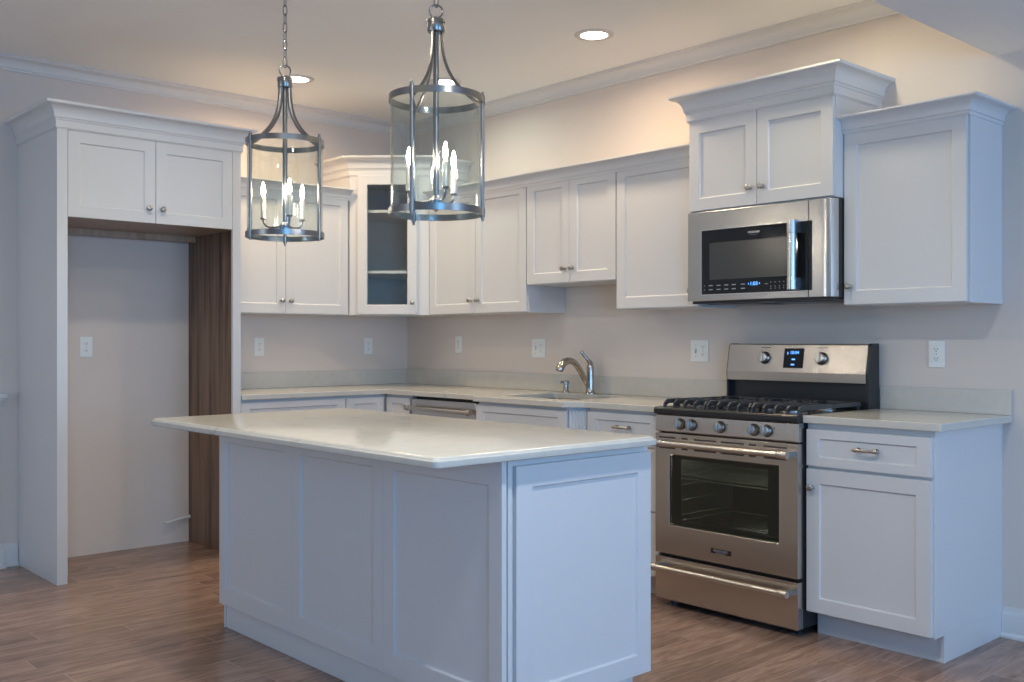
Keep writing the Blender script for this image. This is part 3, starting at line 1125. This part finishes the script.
def face(x0, x1, bulge0, bulge1, name):
    pts = []
    n = 8
    for i in range(n + 1):
        x = x0 + (x1 - x0) * i / n
        y = MF
        if bulge1 and x > x1 - .04:
            y = MF + .040 * (1 - math.sqrt(max(0, 1 - ((x - (x1 - .04)) / .04) ** 2)))
        pts.append((x, y))
    pts += [(x1, -.362), (x0, -.362)]
    return B().prism(pts, .012, MH).build(name, M['steel_v'], t, bevel=.002, smooth=True, angle=30)


md = face(.000, .6535, 0, 0, 'door')
ms = face(.6555, MW, 0, 1, 'side_strip')
gl = B().box(.085, .6535, MF - .0035, MF + .001, .043, .345).build('door_glass', M['black_glass'], md, bevel=.002)
B().rings([frame_rect(.080, .654, .038, .350, MF - .001), frame_rect(.080, .654, .038, .350, MF - .004), frame_rect(.0845, .654, .0425, .3455, MF - .004), frame_rect(.0845, .654, .0425, .3455, MF - .001)], closed=True).build('glass_trim', M['chrome'], md)
B().box(.131, .568, MF - .0042, MF - .003, .110, .284).build('window', M['mw_window'], gl)
B().box(.6555, .671, MF - .0035, MF + .001, .043, .345).build('glass_edge', M['black_glass'], ms, bevel=.001)
text('lettering', 'FRIGIDAIRE', .0125, M['logo'], gl, (.377, MF - .0042, .318), sx=.98)
B().box(.356, .398, MF - .0042, MF - .003, .307, .308).build('lettering_line', M['legend'], gl)
b = B()
for zz in (.083, .064):
    for x in (.138, .183, .226, .268, .318):
        b.box(x - .011, x + .011, MF - .0040, MF - .003, zz - .0022, zz + .0022)
for zz in (.086, .068, .058):
    for k in range(5):
        x = .467 + k * .022
        b.box(x - .002, x + .002, MF - .0040, MF - .003, zz - .002, zz + .002)
b.box(.436, .450, MF - .0040, MF - .003, .078, .081).box(.100, .104, MF - .0040, MF - .003, .081, .085).box(.100, .104, MF - .0040, MF - .003, .062, .066)
b.build('button_legend', M['legend'], gl)
text('clock_digits', '1:03', .023, M['blue'], gl, (.377, MF - .0042, .083), sx=1.1)
b = B().box(.347, .350, MF - .0042, MF - .003, .080, .087).box(.405, .409, MF - .0042, MF - .003, .080, .087)
b.build('indicator', M['blue'], gl)
hx = .598


def bow(w, d, n=10):
    """rounded grip outline in plan, bulging towards the room"""
    return [(hx - w, MF - .040)] + [(hx - w * math.cos(PI * i / n), MF - .044 - d * math.sin(PI * i / n)) for i in range(n + 1)] + [(hx + w, MF - .040)]


hd = B().prism(bow(.0195, .020), .100, .292).build('handle', M['steel_v'], md, smooth=True, angle=50)
for z0_, z1_ in ((.046, .100), (.292, .350)):
    B().prism([(hx - .020, MF - .0035)] + bow(.0205, .022)[1:-1] + [(hx + .022, MF - .0035)], z0_, z1_).build('handle_end', M['steel_v'], hd, bevel=.002, smooth=True, angle=50)

# ------------------------------------------------------------------ outlets


def plate(label, loc, rz, kinds, group=None):
    w = .070 if len(kinds) == 1 else .116
    nm = 'wall_outlet'
    t = thing(nm, label, 'outlet', loc, rz, group)
    B().box(-w / 2, w / 2, -.006, -.0008, -.058, .058).build('cover_plate', M['plate'], t, bevel=.0025)
    for i, k in enumerate(kinds):
        x = 0 if len(kinds) == 1 else (-.023 + .046 * i)
        if k == 'o':
            for z in (-.0195, .0195):
                r = B().rings([[(x + .0165 * math.cos(a) * (1 if abs(math.cos(a)) > .3 else 1), y, z + min(.0135, max(-.0135, .0165 * math.sin(a)))) for a in [2 * PI * j / 20 for j in range(20)]] for y in (-.0055, -.0078)]).build('receptacle', M['plate'], t)
                b = B().box(x - .0075, x - .0055, -.0083, -.0074, z - .001, z + .006).box(x + .0050, x + .0070, -.0083, -.0074, z - .001, z + .006)
                b.lathe([(.0022, 0), (.0022, .0009)], (x, -.0074, z - .0065), (0, -1, 0), 8)
                b.build('slot', M['slot'], r)
        else:
            B().box(x - .005, x + .005, -.0075, -.0055, -.012, .012).build('toggle_slot', M['legend'], t)
            B().profile_x([(-.006, .006), (-.006, -.006), (-.017, .004), (-.017, .009)], x - .0035, x + .0035).build('toggle', M['plate'], t)
    b = B()
    for i, k in enumerate(kinds):
        x = 0 if len(kinds) == 1 else (-.023 + .046 * i)
        for z in ((0,) if k == 'o' else (-.030, .030)):
            b.lathe([(.003, 0), (.0025, .0012)], (x, -.0058, z), (0, -1, 0), 8)
    b.build('screw', M['pewter'], t)
    return t


OG = 'wall outlets and switches'
plate('white outlet on the bare wall inside the refrigerator recess', (0, -2.255, 1.184), PI / 2, 'o', OG)
plate('white outlet on the left wall above the counter, nearest the refrigerator surround', (0, -1.173, 1.180), PI / 2, 'o', OG)
plate('white outlet on the left wall just before the inside corner', (0, -.338, 1.182), PI / 2, 'o', OG)
plate('narrow white wall plate left of the sink, first right of the corner', (.588, 0, 1.194), 0, 'o', OG)
plate('double white wall plate just left of the faucet', (1.370, 0, 1.174), 0, 'to', OG)
plate('double white wall plate left of the range backguard', (2.599, 0, 1.166), 0, 'to', OG)
plate('white outlet right of the range above the short counter', (3.869, 0, 1.162), 0, 'o', OG)

# ------------------------------------------------------------------ ceiling downlights and added unseen fills


def downlight(label, x, y, key, z=CEIL):
    t = thing('ceiling_light', label, 'ceiling light', (x, y, z), 0, 'recessed ceiling lights')
    B().lathe([(.098, -.0005), (.098, -.004), (.088, -.008), (.070, -.006), (.068, -.0005)], n=40, closed=True).build('trim_ring', M['can_ring'], t, smooth=True)
    B().lathe([(.0675, -.0008), (.0675, -.0035), (.055, -.0050), (0, -.0055)], n=32).build('lens', M['lens'], t, smooth=True)
    d = bpy.data.lights.new('downlight_glow', 'AREA')
    d.shape = 'DISK'
    d.size = .13
    d.energy, d.color = G[key]
    d.spread = math.radians(165)
    lo = bpy.data.objects.new('downlight_glow', d)
    COL.objects.link(lo)
    lo.parent = t
    lo.location = (0, 0, -.012)


downlight('lit round recessed light in open ceiling above the microwave side, rightmost of the three', 2.401, -.604, 'C1')
downlight('lit round recessed light behind the left pendant', .645, -1.272, 'C2')
downlight('lit round recessed light behind the right pendant', 1.175, -.586, 'C3')
downlight('recessed light out of view above the range', 3.62, -.604, 'C4')
downlight('added fill light out of view in front of the refrigerator recess', 1.75, -2.40, 'C5')  # unseen, added to brighten the refrigerator wall and doors
downlight('added fill light out of view in front of the island', 3.40, -3.20, 'C6')  # unseen, added to lift the right-hand cabinet fronts
downlight('added fill light out of view in the lower ceiling on the right', 4.60, -2.50, 'C7', SOFFIT_Z)  # unseen, put in to light the right-hand doors more head-on

# ------------------------------------------------------------------ pendants


def make_pendant():
    t = thing('pendant_light', '', 'pendant light', (0, 0, 0))
    RZ0, RZ1, RR = 1.639, 2.037, .152
    for z in (RZ0, RZ1 - .022):
        B().lathe([(RR, z), (RR + .006, z), (RR + .006, z + .022), (RR, z + .022)], n=64, closed=True).build('ring', M['nickel'], t, smooth=True)
    B().lathe([(RR - .0005, RZ0 + .006), (RR - .0005, RZ1 - .006), (RR - .0030, RZ1 - .006), (RR - .0030, RZ0 + .006)], n=64, closed=True).build('glass_shade', M['glass'], t, smooth=True)
    for k in range(3):
        a = 2 * PI * k / 3
        x, y = (RR + .0035) * math.cos(a), (RR + .0035) * math.sin(a)
        b = B().tube([(x, y, RZ0 - .004), (x, y, RZ1 + .004)], .0064, 12)
        for z, s in ((RZ1 + .004, 1), (RZ0 - .004, -1)):
            b.lathe([(.0065, 0), (.0065, .005), (.004, .006), (.0052, .010), (.0042, .013), (0, .014)], (x, y, z), (0, 0, s), 12)
        b.lathe([(.0085, -.004), (.0085, .026)], (x, y, RZ1 - .024), n=12).lathe([(.0085, -.004), (.0085, .026)], (x, y, RZ0), n=12)
        b.build('rod', M['nickel'], t, smooth=True)
        # flared arm from hub down to the upper ring
        pts = []
        for i in range(21):
            s = i / 20
            z = 2.272 - (2.272 - (RZ1 - .026)) * s ** .93
            r = .020 + (RR - .023) * (s ** 2.9)
            pts.append((r * math.cos(a), r * math.sin(a), z))
        B().tube(pts, .0075, 12, flat=(.75, 1.35)).build('arm', M['nickel'], t, smooth=True)
    B().lathe([(.012, 2.249), (.028, 2.251), (.030, 2.255), (.030, 2.278), (.032, 2.280), (.032, 2.291), (.028, 2.294), (.010, 2.297), (.007, 2.302)], n=28).build('hub', M['nickel'], t, smooth=True)
    B().lathe([(.0100, 1.700), (.0100, 2.256)], n=16).build('stem', M['nickel'], t, smooth=True)
    B().lathe([(.003, 1.652), (.008, 1.657), (.012, 1.668), (.020, 1.676), (.022, 1.690), (.016, 1.700), (.009, 1.706)], n=24).build('candle_base', M['nickel'], t, smooth=True)
    loop = [(.022 * math.cos(2 * PI * k / 24) * math.cos(.95), .022 * math.cos(2 * PI * k / 24) * math.sin(.95), 2.321 + .022 * math.sin(2 * PI * k / 24)) for k in range(24)]
    B().tube(loop, .0032, 10, closed=True).build('loop', M['nickel'], t, smooth=True)
    b = B()
    z = 2.341
    k = 0
    while z < CEIL - .06:
        pts = []
        hl, hw = .021, .0085
        for j in range(20):
            a = 2 * PI * j / 20
            u_, v_ = hw * math.cos(a), hl * math.sin(a)
            v_ = max(-hl, min(hl, v_ * 1.15))
            pts.append((u_, 0, z + .015 + v_) if k % 2 else (0, u_, z + .015 + v_))
        b.tube(pts, .0022, 8, closed=True)
        z += .0355
        k += 1
    b.build('chain', M['nickel'], t, smooth=True)
    B().lathe([(0, z - .02), (.006, z - .02), (.006, CEIL - .030), (.030, CEIL - .028), (.058, CEIL - .018), (.062, CEIL - .0008)], n=32).build('canopy', M['nickel'], t, smooth=True)
    for k in range(3):
        a = math.radians(KANG + 120 * k)
        R = .092
        ca, sa = math.cos(a), math.sin(a)
        pts = [(r * ca, r * sa, zz) for r, zz in ((.015, 1.688), (.040, 1.684), (.064, 1.684), (.080, 1.690), (.0900, 1.703), (R, 1.720))]
        c = B().tube(pts, .0048, 10).lathe([(.011, 0), (.013, .004), (.011, .008)], (R * ca, R * sa, 1.716), n=16).build('candle_arm', M['nickel'], t, smooth=True)
        B().lathe([(.0105, 1.722), (.0105, 1.802), (.008, 1.806)], (R * ca, R * sa, 0), n=18).build('candle_sleeve', M['candle'], c, smooth=True)
        bl = B().lathe([(.0065, 1.806), (.0120, 1.818), (.0150, 1.832), (.0135, 1.848), (.0080, 1.866), (.003, 1.878), (0, 1.884)], (R * ca, R * sa, 0), n=20).build('bulb', M['bulb_glass'], c, smooth=True)
        B().lathe([(0, 1.809), (.0045, 1.813), (.0075, 1.824), (.0084, 1.835), (.0064, 1.850), (.003, 1.864), (0, 1.870)], (R * ca, R * sa, 0), n=14).build('filament', M['bulb'], bl, smooth=True)
    return t


KANG = math.degrees(.8343) + 53.5
p1 = make_pendant()
p1['label'] = 'left glass cylinder lantern pendant, hung farther away over the island'
p1.location = (2.202, -2.230, 0)
p1.rotation_euler = (0, 0, 0)
p2 = copy_tree(p1)
p2['label'] = 'right glass cylinder lantern pendant, hung nearer over the island'
p2.location = (3.203, -2.230, 0)
for p, off in ((p1, 102.7), (p2, 4.3)):
    for c in p.children:
        if c.name.split('.')[0] in ('rod', 'arm'):
            c.rotation_euler = (0, 0, .8343 + math.radians(off))
for p in (p1, p2):
    p['group'] = 'lantern pendants over the island'
